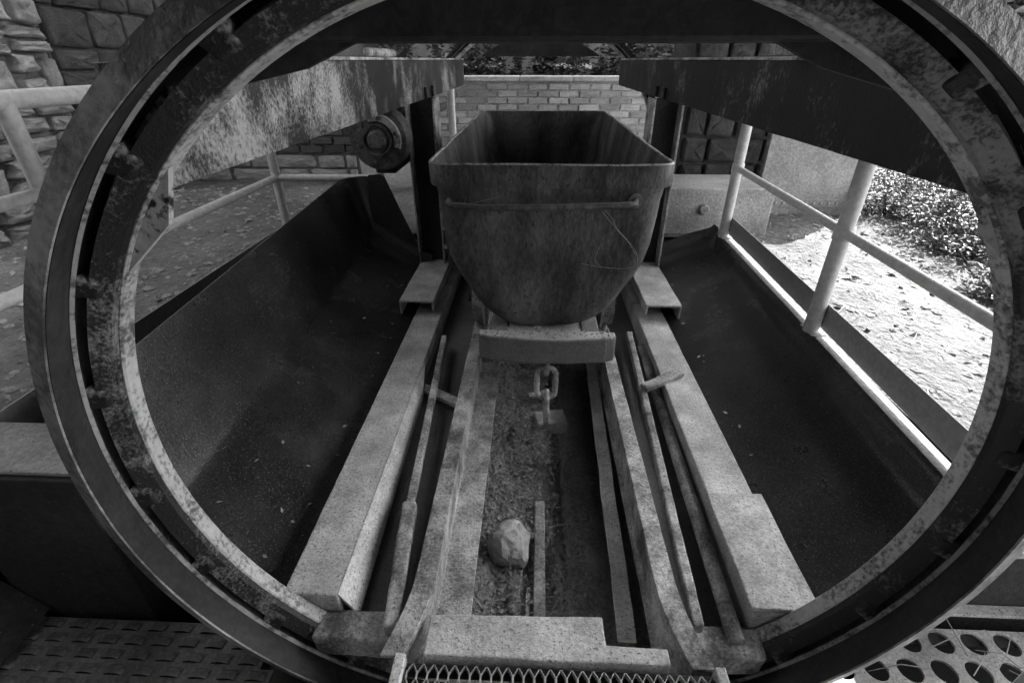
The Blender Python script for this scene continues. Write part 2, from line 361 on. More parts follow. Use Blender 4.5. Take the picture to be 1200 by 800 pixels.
# brick building far behind, seen through the slots between the girders
t = thing('brick_building', 'brick building standing behind the low pale wall', 'building')
MB().box(-7, 4.6, 9.4, 12.6, 0, 8.3).build('wall', 'shade_brick', t)  # unseen height and width set to keep sun off the left ground
for k in range(-4, 3):
    for zz in (1.2, 3.2, 5.2):
        w = MB().box(k * 1.5 + .15, k * 1.5 + .85, 9.36, 9.41, zz, zz + 1.1).build('window', 'dark_paint', t)
        MB().box(k * 1.5 + .08, k * 1.5 + .92, 9.30, 9.42, zz - .08, zz - .003).build('sill', 'concrete', w)
for k in range(13): MB().box(-6.95 + k * .885, -6.95 + k * .885 + .86, 9.37, 9.42, 2.55, 2.75).build('stone_band', 'stone', t, bevel=.01)
MB().add([(-7.2, 9.1, 8.3), (4.8, 9.1, 8.3), (4.8, 11, 9.3), (-7.2, 11, 9.3), (4.8, 12.9, 8.3), (-7.2, 12.9, 8.3)], [(0, 1, 2, 3), (3, 2, 4, 5), (0, 5, 4, 1), (1, 4, 2), (0, 3, 5)]).build('roof', 'roof_sheet', t)

# ================================================================== PLANTS
def shrub(name, label, c, rx, ry, h, n, leafm, group, ls=(.018, .045)):
    t = thing(name, label, 'shrub', group=group); b = MB(); st = MB(); r = random.Random(int(c[0] * 100 + c[1] * 1000))
    tips = []
    for _ in range(26):
        a = r.random() * 6.28; q = sqrt(r.random()); e = Vector((c[0] + rx * q * cos(a), c[1] + ry * q * sin(a), c[2] + h * r.uniform(.45, 1) * (1 - .5 * q * q)))
        s = Vector((c[0] + rx * .4 * q * cos(a), c[1] + ry * .4 * q * sin(a), c[2] - .02)); m = (s + e) / 2 + Vector((r.uniform(-.06, .06), r.uniform(-.06, .06), h * .12))
        st.tube([s, m, e], [.006, .004, .002], 4, cap=False); tips.append((s, m, e))
    for _ in range(n):
        s, m, e = r.choice(tips); u = r.random() ** .6; p = (s.lerp(m, u * 2) if u < .5 else m.lerp(e, u * 2 - 1)) + Vector((r.gauss(0, .05), r.gauss(0, .05), r.gauss(0, .03)))
        p.z = max(p.z, c[2] + .01); L = r.uniform(*ls); w = L * r.uniform(.32, .55)
        R = Matrix.Rotation(r.random() * 6.28, 3, 'Z') @ Matrix.Rotation(r.uniform(-.9, .9), 3, 'X') @ Matrix.Rotation(r.uniform(-.7, .7), 3, 'Y')
        b.add([p + R @ Vector(v) for v in ((-L, 0, 0), (-.1 * L, -w, .2 * w), (L, 0, -.2 * L), (-.1 * L, w, .2 * w))], [(0, 1, 2), (0, 2, 3)])
    b.build('foliage', leafm, t); st.build('stem', 'dark_leaf', t); return t
for (x, y, rx, ry, h) in ((2.75, 2.9, .42, .45, .34), (2.95, 3.45, .5, .4, .42), (2.85, 4.0, .42, .4, .40), (3.35, 4.35, .5, .5, .38), (3.5, 3.5, .5, .5, .42), (3.3, 2.7, .5, .5, .36), (2.55, 2.35, .3, .3, .22), (3.9, 4.2, .5, .5, .35)):
    shrub('bramble_bush', 'sunlit leafy bramble bush growing on the dirt beyond the right handrail', (x, y, GZ), rx, ry, h, 3400, 'leaf', 'brambles beyond the right handrail', (.008, .026))
for k in range(7):
    shrub('evergreen_bush', 'dark evergreen bush growing behind the low pale brick wall', (-1.8 + k * .62, 7.7 + .25 * (k % 2), .2), .55, .5, 1.75 + .2 * (k % 3), 1900, 'dark_leaf', 'evergreens behind the low brick wall', (.03, .07))

for k in range(7):
    shrub('hedge_bush', 'tall rounded hedge bush standing far beyond the brambles', (5.2 + .9 * k, 9.0 - .75 * k, GZ), .8, .8, 3.5 + .3 * (k % 3), 4500, 'leaf', 'hedge beyond the brambles', (.05, .12))

# ================================================================== ROTARY TIPPLER
tip = thing('rotary_tippler', 'rusty rotary mine tub tippler with round end rings, girders and track', 'tippler')
RC = (.035, 0, .525)
def ring(y0, f=1, sc=1.0):
    c = (RC[0], y0, RC[2])
    pr = lambda L: [(R_ * sc, t_ * f) for R_, t_ in L]
    o = MB().revolve(pr([(.902, .018), (.900, .012), (.866, .001), (.863, 0), (.8625, .004), (.8955, .012), (.8955, .080), (.902, .080)]), c, 220).build('end_ring', 'ring_face', tip, True, angle=35)
    MB().revolve(pr([(.8615, .0045), (.866, .04), (.879, .068), (.877, .074), (.879, .080), (.895, .080), (.895, .0125)]), c, 220).build('inner_flange', 'dark_paint', o, True, angle=35)  # dark colour stands in for shade inside the rim
    MB().revolve(pr([(.884, .081), (.884, .155), (.898, .155), (.898, .081)]), c, 180).build('backing_hoop', 'dark_paint', o, True, angle=35)
    MB().revolve(pr([(.862, .084), (.848, .094), (.835, .104), (.833, .112), (.833, .140), (.845, .146), (.850, .120), (.862, .110)]), c, 220).build('inner_hoop', 'ring_paint', o, True, angle=30)
    MB().revolve(pr([(.831, .116), (.828, .120), (.827, .148), (.830, .152), (.848, .152), (.848, .146), (.834, .144), (.834, .116)]), c, 220).build('lit_worn_lip', 'lit_worn_edge', o, True, angle=30)
    MB().revolve(pr([(.8775, .0685), (.8735, .074), (.8775, .0795)]), c, 220).build('lit_worn_lip', 'ring_lug_paint', o, True, angle=30)  # pale worn lip, its up-facing brightness put into the colour
    lug = MB(); w = .026   # wedge from the rim edge down to the hoop face
    lug.add([(-.020, .016 * f, -w * .7), (.014, .004 * f, -w), (.014, .004 * f, w), (-.020, .016 * f, w * .7), (-.026, .045 * f, -w * .7), (.014, .05 * f, -w), (.014, .05 * f, w), (-.026, .045 * f, w * .7)], [(0, 1, 2, 3), (4, 5, 6, 7), (0, 1, 5, 4), (1, 2, 6, 5), (2, 3, 7, 6), (3, 0, 4, 7)])
    me = lug.mesh('ring_lug', 'ring_paint')
    for k in range(22):
        a = 2 * pi * (k + .35) / 22 + rnd.uniform(-.012, .012)
        l = link('ring_lug', me, o, (c[0] + .867 * sc * cos(a), y0 + .072 * f, c[2] + .867 * sc * sin(a)), (rnd.uniform(-.1, .1), -a, 0), (1, 1, rnd.uniform(.85, 1.25)))
        m = l.modifiers.new('bevel', 'BEVEL'); m.width = .006; m.segments = 3
    return o
ring(.630); ring(4.84, -1, 1.2)
# side girders: channel, web towards the tub
for sgn, X, nm in ((-1, -.603, 'L'), (1, .70, 'R')):
    g0 = MB(); w = .009; fl = .045 * sgn
    z0, z1 = 1.062, 1.247
    prof = [(0, z0), (fl, z0), (fl, z0 + .012), (w * sgn, z0 + .012), (w * sgn, z1 - .012), (fl, z1 - .012), (fl, z1), (0, z1)]
    vs = [(X + a, y, b) for y in (.795, 4.70) for a, b in prof]; n = 8
    g0.add(vs, [(i, (i + 1) % n, n + (i + 1) % n, n + i) for i in range(n)] + [tuple(range(n)), tuple(range(n, 2 * n))])
    gd = roughen(g0.build('girder', 'girder_paint' if sgn < 0 else 'girder_shade', tip, bevel=.003), .0025, .05, 8)
    lip = MB().box(min(X - .006 * sgn, X + .052 * sgn), max(X - .006 * sgn, X + .052 * sgn), 1.15, 4.66, 1.248, 1.258); lip.build('top_strip', 'rail_steel', gd, bevel=.003)
    # gusset between ring and girder
    gs = MB(); yy = (.752, .764); x_in, x_out = X + .02 * sgn, X + .19 * sgn
    pts = [(X - .10 * sgn, 1.25), (X - .02 * sgn, 1.02), (X + .10 * sgn, .92), (X + .20 * sgn, .86), (X + .12 * sgn, 1.05), (X - .02 * sgn, 1.24)]
    gs.add([(a, y, b) for y in yy for a, b in pts], [tuple(range(6)), tuple(range(6, 12))] + [(i, (i + 1) % 6, 6 + (i + 1) % 6, 6 + i) for i in range(6)])
    gs.build('gusset', 'gusset_paint', gd)
    for k in range(2):
        MB().box(X - .014 if sgn > 0 else X + .001, X - .001 if sgn > 0 else X + .014, 2.96 + k * .2, 2.985 + k * .2, 1.064, 1.12).build('clip', 'dark_paint', gd)
# cross members at the top of the two rings
for y0 in (.79, 4.56):
    hw = sqrt(.89 ** 2 - (1.272 - RC[2]) ** 2); a0 = atan2(1.272 - RC[2], hw)
    seg = [(RC[0] + .89 * cos(a0 + (pi - 2 * a0) * k / 16), RC[2] + .89 * sin(a0 + (pi - 2 * a0) * k / 16)) for k in range(17)]
    MB().add([(x, y, z) for y in (y0, y0 + .13) for x, z in seg], [tuple(range(17)), tuple(range(17, 34))] + [(i, (i + 1) % 17, 17 + (i + 1) % 17, 17 + i) for i in range(17)]).build('cross_member', 'dark_paint', tip, bevel=.006)
MB().box(.60, .93, 1.5, 1.54, 1.259, 1.285).build('clip_bar', 'rail_steel', tip, bevel=.003)
for pts in ([(-.52, 1.20), (-.335, 1.238), (-.255, 1.271), (-.52, 1.271)], [(.56, 1.20), (.40, 1.24), (.33, 1.271), (.56, 1.271)]):
    MB().add([(x, y, z) for y in (.80, .815) for x, z in pts], [(0, 1, 2, 3), (4, 5, 6, 7)] + [(i, (i + 1) % 4, 4 + (i + 1) % 4, 4 + i) for i in range(4)]).build('corner_plate', 'dark_paint', tip)
rl = MB().tube([(-.66, 2.2, 1.275), (-.66, 2.6, 1.275)], .017, 10); rl.build('hinge_pin', 'rail_steel', tip, True)
# columns (H section) and cap plates
for sgn, X in ((-1, -.655), (1, .745)):
    cy = 3.14; col = MB(); h = .085
    for dx in (-h, h - .012): col.box(X + dx, X + dx + .012, cy - .09, cy + .09, .07, 1.061)
    col.build('column', 'rail_steel', tip, bevel=.002)
    MB().box(X - h + .0125, X + h - .0125, cy - .006, cy + .006, .07, 1.06).build('column_web', 'dark_paint', tip)
    for k in range(2): MB().tube([(X + .1 * sgn * -1 + .0, cy - .11, .2 + k * .12), (X - .1 * sgn, cy - .085, .2 + k * .12)], .014, 6).build('bolt', 'rail_steel', tip)
    cap = MB(); x0, x1 = (X - .085, X + .11) if sgn < 0 else (X - .11, X + .085)
    pr = [(x0, -.04), (x0 + .012, -.04), (x0 + .012, .066), (x1 - .012, .066), (x1 - .012, .02), (x1, .02), (x1, .08), (x0, .08)] if sgn < 0 else [(x0, .02), (x0 + .012, .02), (x0 + .012, .066), (x1 - .012, .066), (x1 - .012, -.04), (x1, -.04), (x1, .08), (x0, .08)]
    cap.add([(a, y, b) for y in (2.47, 3.32) for a, b in pr], [tuple(range(8)), tuple(range(8, 16))] + [(i, (i + 1) % 8, 8 + (i + 1) % 8, 8 + i) for i in range(8)])
    roughen(cap.build('cap_plate', 'beam_steel', tip, bevel=.004), .003, .05, 9)
    # outer longitudinal beam
    bx0, bx1 = (-.655, -.505) if sgn < 0 else (.60, .752)
    b = MB(); N = 30; ys_ = [.66 + (4.6 - .66) * (i / N) for i in range(N + 1)]
    b.box(bx0, bx1, .786, 4.6, -.145, -.001); bo = roughen(b.build('outer_beam', 'beam_steel', tip, bevel=.005), .0012, .035, 10, amp2=.0012)
    if sgn > 0: roughen(MB().box(bx0 - .008, bx1 + .018, .786, 1.185, .001, .014).build('cover_strip', 'beam_steel', bo, bevel=.004), .0025, .03, 12)
    else: MB().add([(-.504, .79, .0), (-.504, 2.0, .0), (-.470, 1.75, -.06), (-.458, .79, -.09), (-.5045, .79, -.012), (-.5045, 2.0, -.012), (-.475, 1.75, -.07), (-.463, .79, -.10)], [(0, 1, 2, 3), (4, 5, 6, 7), (0, 3, 7, 4), (0, 1, 5, 4), (1, 2, 6, 5), (2, 3, 7, 6)]).build('side_strip', 'beam_steel', bo)
    # deck plate between beam and rail
    fx0, fx1 = (-.504, -.312) if sgn < 0 else (.422, .599)
    MB().box(fx0, fx1, .79, 4.5, -.118, -.106).build('deck_plate', 'floor_plate', tip)
    # transverse bracket joining beam and rail at the mouth
    bx = (-.56, -.318) if sgn < 0 else (.428, .62)
    roughen(MB().box(bx[0], bx[1], .705, .787, -.15, -.062).build('mouth_bracket', 'rail_steel', tip, bevel=.012, seg=3), .006, .02, 12, amp2=.002)
# track rails: angle with top lip, web and foot, flared at the mouth
def rail(sgn, Xw, ft):
    b = MB(); ysr = [.655, .70, .74, .78, .82, .87, .95] + [1.1 + .35 * i for i in range(10)]; sec = []
    for y in ysr:
        fl = max(0, (.86 - y) / .2) ** 2 * .05; dz = -max(0, (.80 - y) / .145) ** 2 * .03
        sg = sgn; w = Xw + sg * fl
        sec.append([(w, 0 + dz), (w + sg * .058, -.004 + dz), (w + sg * .058, -.014 + dz), (w + sg * .012, -.014 + dz), (w + sg * .012, -.125), (Xw - sg * .004, -.125), (Xw - sg * ft, -.120), (Xw - sg * ft, -.132), (Xw - sg * .004, -.137), (w + sg * .0125, -.137), ] )
    for s_ in sec:   # inner side of web
        s_.append((s_[0][0], -.118))
    sec2 = []
    for s_ in sec:
        a = s_
        sec2.append([a[0], a[1], a[2], a[3], a[4], a[9], a[8], a[7], a[6], a[10]])
    n = 10; vs = [(p[0], y, p[1]) for y, s_ in zip(ysr, sec2) for p in s_]
    fs = [(i * n + k, i * n + (k + 1) % n, (i + 1) * n + (k + 1) % n, (i + 1) * n + k) for i in range(len(ysr) - 1) for k in range(n)]
    fs += [tuple(range(n)), tuple(range((len(ysr) - 1) * n, len(ysr) * n))]
    b.add(vs, fs); return roughen(b.build('track_rail', 'rail_steel', tip, bevel=.002), .0016, .035, 12, amp2=.0014)
rail(-1, -.248, .095); rail(1, .358, .012)
roughen(MB().bar((.325, 2.35, -.125), (.283, .765, -.125), .05, .012).build('ledge_bar', 'beam_steel', tip, bevel=.002), .003, .03, 11, amp2=.001)
# guard bars beside the rails
gb = MB(); gb.bar((-.456, 2.26, -.035), (-.385, 1.12, -.035), .026, .035); roughen(gb.build('guard_bar', 'rail_steel', tip, bevel=.003), .0014, .03, 11, amp2=.001)
gb = MB(); gb.bar((-.3845, 1.125, -.03), (-.345, .725, -.045), .046, .05); roughen(gb.build('guard_bar_shoe', 'rail_steel', tip, bevel=.010, seg=3), .004, .02, 14, amp2=.002)
gb = MB(); gb.bar((.533, 2.34, -.035), (.452, .755, -.035), .030, .04); roughen(gb.build('guard_bar', 'rail_steel', tip, bevel=.006), .0014, .03, 11, amp2=.001)
MB().tube([(.588, 2.25, -.06), (.552, .74, -.06)], .022, 14).build('pipe', 'rail_steel', tip, True, angle=40)
for a, c in (((-.52, 1.85, -.055), (-.305, 1.74, -.075)), ((.505, 1.80, -.008), (.690, 1.905, .012))):
    roughen(MB().bar(a, c, .05, .022).build('cross_tie', 'rail_steel', tip, bevel=.004), .004, .02, 15)
# sill plate across the mouth
sp_o = [(-.246, .755), (.205, .765), (.205, .695), (.355, .690), (.355, .652), (-.246, .652)]
roughen(MB().add([(x, y, z) for z in (-.075, -.014) for x, y in sp_o], [(5, 4, 3, 2, 1, 0), (6, 7, 8, 9, 10, 11)] + [(i, (i + 1) % 6, 6 + (i + 1) % 6, 6 + i) for i in range(6)]).build('sill_plate', 'beam_steel', tip, bevel=.004), .003, .03, 11, amp2=.001)
# roller bearing beside the left girder
br = thing('roller_bearing', 'round bolted roller bearing housing hanging beside the left girder', 'bearing')
bc = (-.79, 2.62, .90)
o = MB().revolve([(.0001, 0), (.06, 0), (.066, -.012), (.075, -.012), (.08, 0), (.145, .012), (.152, .03), (.152, .12), (.0001, .12)], bc, 48).build('housing', 'bearing_iron', br, True, angle=35)
MB().revolve([(.0001, -.03), (.036, -.03), (.046, -.02), (.05, 0), (.0001, 0)], bc, 30).build('hub_cap', 'bearing_iron', br, True, angle=35)
MB().revolve([(.088, -.014), (.118, -.014), (.122, .004), (.084, .004)], bc, 40, 'Y', radians(-20), radians(110)).build('flange_segment', 'ring_lug_paint', br, True, angle=35)
for k in range(6):
    a = k * pi / 3 + .3; MB().tube([(bc[0] + .102 * cos(a), bc[1] - .024, bc[2] + .102 * sin(a)), (bc[0] + .102 * cos(a), bc[1] + .01, bc[2] + .102 * sin(a))], .011, 6).build('bolt', 'bearing_iron', br)
MB().box(-.845, -.735, 2.70, 3.1, .72, .80).build('bracket', 'dark_paint', br, bevel=.01)
MB().tube([(bc[0], bc[1] + .11, bc[2]), (bc[0], 4.7, bc[2])], .03, 12).build('shaft', 'dark_paint', br, True)
# supports under the tippler rings
for y, lb in ((.70, 'concrete block with steel rollers under the tippler ring by the grating'), (4.80, 'concrete block with steel rollers under the far tippler ring behind the tub')):
    t = thing('roller_support', lb, 'support')
    MB().box(-.5, .6, y - .14, y + .14, -.8, -.52).build('block', 'dark_concrete', t, bevel=.01)
    for X in (-.34, .43): MB().revolve([(.0001, -.07), (.07, -.07), (.07, .07), (.0001, .07)], (X, y, -.46), 24).build('roller', 'dark_paint', t, True, angle=40)

# ================================================================== MINE TUB
tub = thing('mine_tub', 'empty steel mine tub with rounded bottom and rim, standing on the tippler track', 'mine tub')
TX, TY0, TY1 = .063, 1.90, 4.08
def rrect(hw, y0, y1, r, z, n=9):
    r = min(r, hw * .96); out = []
    for cx, cy, a0 in ((TX + hw - r, y1 - r, 0), (TX - hw + r, y1 - r, 90), (TX - hw + r, y0 + r, 180), (TX + hw - r, y0 + r, 270)):
        for k in range(n): a = radians(a0 + 90 * k / (n - 1)); out.append((cx + r * cos(a), cy + r * sin(a), z))
    return out
def loft(slices, cap_first=False, cap_last=False):
    b = MB(); n = len(slices[0])
    for s_ in slices: b.v += s_
    b.f = [(i * n + k, i * n + (k + 1) % n, (i + 1) * n + (k + 1) % n, (i + 1) * n + k) for i in range(len(slices) - 1) for k in range(n)]
    if cap_first: b.f.append(tuple(range(n)))
    if cap_last: b.f.append(tuple(range((len(slices) - 1) * n, len(slices) * n)))
    return b
PROF = [(.780, .440, .012, .085), (.70, .435, .013, .088), (.60, .426, .014, .092), (.52, .408, .013, .10), (.45, .378, .015, .105), (.40, .350, .017, .11), (.345, .320, .019, .11), (.300, .288, .022, .11), (.266, .256, .027, .11), (.240, .222, .035, .11), (.222, .182, .048, .10), (.211, .13, .07, .10)]
sl_ = [rrect(hw, TY0 + i, TY1 - i, r, z) for z, hw, i, r in PROF]
inn = [rrect(.452, TY0 + .014, TY1 - .014, .062, .909)] + [rrect(hw - .012, TY0 + i + .012, TY1 - i - .012, r - .008, z + .012) for z, hw, i, r in PROF]
body = loft([rrect(.452, TY0 + .014, TY1 - .014, .062, .909), rrect(.4525, TY0 + .008, TY1 - .008, .064, .90), rrect(.4425, TY0 + .011, TY1 - .011, .08, .79)] + sl_)
body.f.append(tuple(range(len(body.v) - 36, len(body.v))))
ib = loft(inn); ib.f.append(tuple(range(len(ib.v) - 36, len(ib.v)))); 
off = len(body.v); body.v += ib.v; body.f += [tuple(i + off for i in f) for f in ib.f]
me_b = bpy.data.meshes.new('tub_body'); me_b.from_pydata(body.v, [], body.f); me_b.materials.append(M['tub_steel'])
bm = bmesh.new(); bm.from_mesh(me_b); bmesh.ops.remove_doubles(bm, verts=bm.verts, dist=.0003); bmesh.ops.recalc_face_normals(bm, faces=bm.faces); bm.to_mesh(me_b); bm.free()
me_b.polygons.foreach_set('use_smooth', [True] * len(me_b.polygons)); me_b.set_sharp_from_angle(angle=radians(50))
ob = bpy.data.objects.new('tub_body', me_b); C.objects.link(ob); ob.parent = tub
roughen(ob, .007, .05, 4.5, amp2=.0008)
rb = loft([rrect(.453, TY0 + .0075, TY1 - .0075, .064, .905), rrect(.455, TY0 + .006, TY1 - .006, .066, .9135), rrect(.463, TY0 + .001, TY1 - .001, .07, .914), rrect(.467, TY0 - .003, TY1 + .003, .072, .908), rrect(.466, TY0 - .002, TY1 + .002, .074, .836), rrect(.462, TY0, TY1, .075, .828), rrect(.4485, TY0 + .0095, TY1 - .0095, .08, .832)])
roughen(rb.build('rim_band', 'tub_steel', tub, True, angle=50), .004, .06, 5)
roughen(loft([rrect(.4535, TY0 + .0072, TY1 - .0072, .0645, .9125), rrect(.4555, TY0 + .0055, TY1 - .0055, .066, .9165), rrect(.4635, TY0 + .0005, TY1 - .0005, .0705, .917), rrect(.4675, TY0 - .0035, TY1 + .0035, .0725, .911)]).build('rim_edge', 'lit_worn_edge', tub, True, angle=60), .004, .06, 5)
hp = [(-.325, 1.915, .775), (-.325, 1.885, .773), (-.31, 1.865, .770), (-.2, 1.862, .763), (.1, 1.862, .768), (.36, 1.865, .777), (.385, 1.872, .78), (.392, 1.915, .782)]
MB().tube(hp, .0125, 12).build('handle', 'tub_steel', tub, True)
bl = MB().tube([(.392, 1.905, .782), (.392, 1.915, .782)], .028, 14).build('handle_boss', 'tub_dusty', tub)
# bumper: slightly bowed front, rounded ends
bp = MB(); outl = []
for k in range(13): u = k / 12; outl.append((-.222 + .588 * u, 1.815 - .028 * (1 - (2 * u - 1) ** 2) - (0 if 0 < k < 12 else -.012)))
outl += [(.366, 1.872), (-.222, 1.872)]
n = len(outl); bp.add([(x, y, z) for z in (.112, .236) for x, y in outl], [tuple(range(n)), tuple(range(n, 2 * n))] + [(i, (i + 1) % n, n + (i + 1) % n, n + i) for i in range(n)])
roughen(bp.build('bumper', 'tub_dusty', tub, bevel=.012, seg=3), .003, .03, 12)
MB().box(-.10, .26, 1.873, 2.12, .150, .204).build('end_plate', 'tub_dusty', tub, bevel=.01)
for X in (-.14, .266): MB().box(X - .04, X + .04, 1.873, 4.05, .145, .209).build('sole_bar', 'tub_steel', tub, bevel=.006)
for y in (2.42, 3.62):
    ax = MB().tube([(TX - .40, y, .14), (TX + .40, y, .14)], .03, 14).build('axle', 'dark_paint', tub, True, angle=40)
    for s_ in (-1, 1):
        wx = TX + s_ * .335
        w = MB().revolve([(.035, -.03), (.10, -.018), (.118, -.03), (.14, -.032), (.14, .02), (.165, .024), (.165, .036), (.118, .036), (.10, .018), (.035, .03)], (0, 0, 0), 40, 'X')
        if s_ > 0: w.v = [(-x, y_, z_) for x, y_, z_ in w.v]
        w.v = [(x + wx, y_ + y, z_ + .14) for x, y_, z_ in w.v]
        w.build('wheel', 'rail_steel', tub, True, angle=35)
struct(scatter_pebbles(260, lambda: (rnd.uniform(-.20, .34), rnd.uniform(1.80, 1.90)), lambda x, y: .236, .002, .009).build('dirt_crumbs', 'pebble'), 'stuff')
# coupling chain
ch = thing('coupling_chain', 'rusty coupling chain links hanging below the tub bumper', 'chain')
def linkpts(c, a, b, plane):
    out = []
    for k in range(28):
        t_ = 2 * pi * k / 28; u = a * cos(t_); v = (b - a) * (1 if sin(t_) > 0 else -1) * (abs(sin(t_)) > .15) + a * sin(t_)
        out.append((c[0] + (u if plane == 'X' else 0), c[1] + (u if plane == 'Y' else 0), c[2] + v))
    return out
MB().tube(linkpts((.077, 1.845, .085), .032, .052, 'Y'), .012, 10, closed=True).build('chain_link', 'rail_steel', ch, True)
MB().tube(linkpts((.077, 1.845, -.022), .042, .085, 'X'), .013, 10, closed=True).build('chain_link', 'rail_steel', ch, True)
MB().tube(linkpts((.082, 1.845, -.165), .034, .088, 'Y'), .013, 10, closed=True).build('chain_link', 'rail_steel', ch, True)

# ================================================================== PIT BED BETWEEN THE RAILS
def bedz(x, y):
    s_ = min(1, max(0, (x - .10) / .10)); s_ = s_ * s_ * (3 - 2 * s_)
    return -.275 + .02 * fbm(x * 5, y * 3) + .02 * fbm(x * 16, y * 16, 2) - .40 * s_ + .05 * max(0, (-.05 - x) / .3)
bd = MB(); bx_ = [-.34 + .02 * i for i in range(39)]; by_ = [.70 + .03 * j for j in range(121)]
bd.v = [(x, y, bedz(x, y)) for y in by_ for x in bx_]; nx = len(bx_)
bd.f = [(j * nx + i, j * nx + i + 1, (j + 1) * nx + i + 1, (j + 1) * nx + i) for j in range(len(by_) - 1) for i in range(nx - 1)]
struct(bd.build('debris_bed', 'pit_dirt', smooth=True))
def area_bed(): return rnd.uniform(-.24, .17), .78 + 1.75 * rnd.random()
struct(scatter_leaves(2300, area_bed, bedz, .003, .014, .02).build('leaf_litter', 'litter'), 'stuff')
struct(scatter_straw(520, area_bed, bedz, .03, .12, .0012).build('dry_grass', 'straw'), 'stuff')
struct(scatter_pebbles(700, area_bed, bedz, .004, .02).build('gravel', 'pebble'), 'stuff')
# angular rock
rk = MB(); r = random.Random(5)
rv = [(-.075, -.05, -.06), (.06, -.075, -.06), (.085, .04, -.06), (-.03, .085, -.06), (-.085, -.02, .02), (-.03, -.085, .015), (.06, -.07, .01), (.088, .02, .03), (.03, .08, .025), (-.055, .06, .03), (-.02, -.02, .085), (.045, .02, .088), (.0, .045, .075)]
rk.v = [(x * .86 - .055, y * .86 + 1.145, z * .86 - .222) for x, y, z in rv]
bmr = bmesh.new(); [bmr.verts.new(v) for v in rk.v]; bmesh.ops.convex_hull(bmr, input=bmr.verts); mr = bpy.data.meshes.new('rock'); bmr.to_mesh(mr); bmr.free(); mr.materials.append(M['rock'])
o = bpy.data.objects.new('rock', mr); C.objects.link(o); roughen(o, .014, .010, 14, amp2=.004)
tag(o, 'angular grey rock lying in the leaf litter between the rails', 'rock')
tag(MB().bar((.052, 1.36, -.262), (.045, .72, -.245), .038, .03).build('timber_batten', 'rail_steel', bevel=.004), 'wide pale batten lying in the pit between the rails', 'batten')
tag(MB().bar((.012, .98, -.262), (.008, .72, -.255), .018, .02).build('timber_batten', 'rail_steel', bevel=.003), 'narrow pale batten end beside the wide one in the pit', 'batten')
tag(MB().tube([(.0, 2.03, -.235), (.10, 2.05, -.225)], .019, 14).build('pipe_stub', 'rail_steel', smooth=True, angle=40), 'short pipe stub lying behind the coupling chain', 'pipe')
b = MB().box(-.07, .075, -.05, .05, -.035, .035); b.v = [(x * cos(.2) - y * sin(.2) + .105, x * sin(.2) + y * cos(.2) + 1.87, z - .27) for x, y, z in b.v]
tag(roughen(b.build('broken_brick', 'rock', bevel=.006), .006, .015, 18, amp2=.002), 'broken brick lying in the litter under the coupling chain', 'brick')

# ================================================================== CHUTES
def sheet(b, grid, th, nrm=None):
    """grid of rows of points thickened downwards along face normals"""
    R, K = len(grid), len(grid[0]); P_ = [[Vector(p) for p in row] for row in grid]
    def nv(i, k):
        a = P_[min(i + 1, R - 1)][k] - P_[max(i - 1, 0)][k]; c = P_[i][min(k + 1, K - 1)] - P_[i][max(k - 1, 0)]
        q = a.cross(c); return q.normalized() if q.length > 1e-9 else Vector((0, 0, 1))
    top = [p for row in P_ for p in row]; bot = [P_[i][k] - nv(i, k) * th for i in range(R) for k in range(K)]
    n = R * K; fs = []
    for i in range(R - 1):
        for k in range(K - 1):
            a = i * K + k; fs += [(a, a + 1, a + K + 1, a + K), (n + a, n + a + K, n + a + K + 1, n + a + 1)]
    bd_ = [k for k in range(K)] + [i * K + K - 1 for i in range(1, R)] + [(R - 1) * K + k for k in range(K - 2, -1, -1)] + [i * K for i in range(R - 2, 0, -1)]
    fs += [(bd_[i], bd_[(i + 1) % len(bd_)], n + bd_[(i + 1) % len(bd_)], n + bd_[i]) for i in range(len(bd_))]
    b.add(top + bot, fs); return b
def hx(y): return 1.207 + (y - 1.913) * .0385     # line of the right handrail
lc = thing('left_chute', 'deep dark steel chute with tall curved wall left of the track', 'chute')
lc.name = 'steel_chute'
def lrow(y):
    u = (y - 1.166) / (3.097 - 1.166); ze = .516 + .116 * u; zb = .13 + .10 * u
    xt, xb, xf, zf = -1.16, -1.045, -.665, -.10 + .10 * u
    pts = [(xt, y, ze), (xt + .02, y, ze - (ze - zb) * .2), (xt + .045, y, ze - (ze - zb) * .45), (xt + .07, y, ze - (ze - zb) * .7), (xb - .012, y, zb + .035), (xb, y, zb + .01), (xb + .015, y, zb - .012), (xb + .05, y, zb - .035), (xb + (xf - xb) * .45, y, zb + (zf - zb) * .52), (xb + (xf - xb) * .75, y, zb + (zf - zb) * .80), (xf, y, zf)]
    return pts
rows = [[(a[0], (1.06 - .036 * j), a[2]) for j, a in enumerate(lrow(.95))]] + [lrow(1.10 + i * .10) for i in range(19)]
rows = rows[:20]
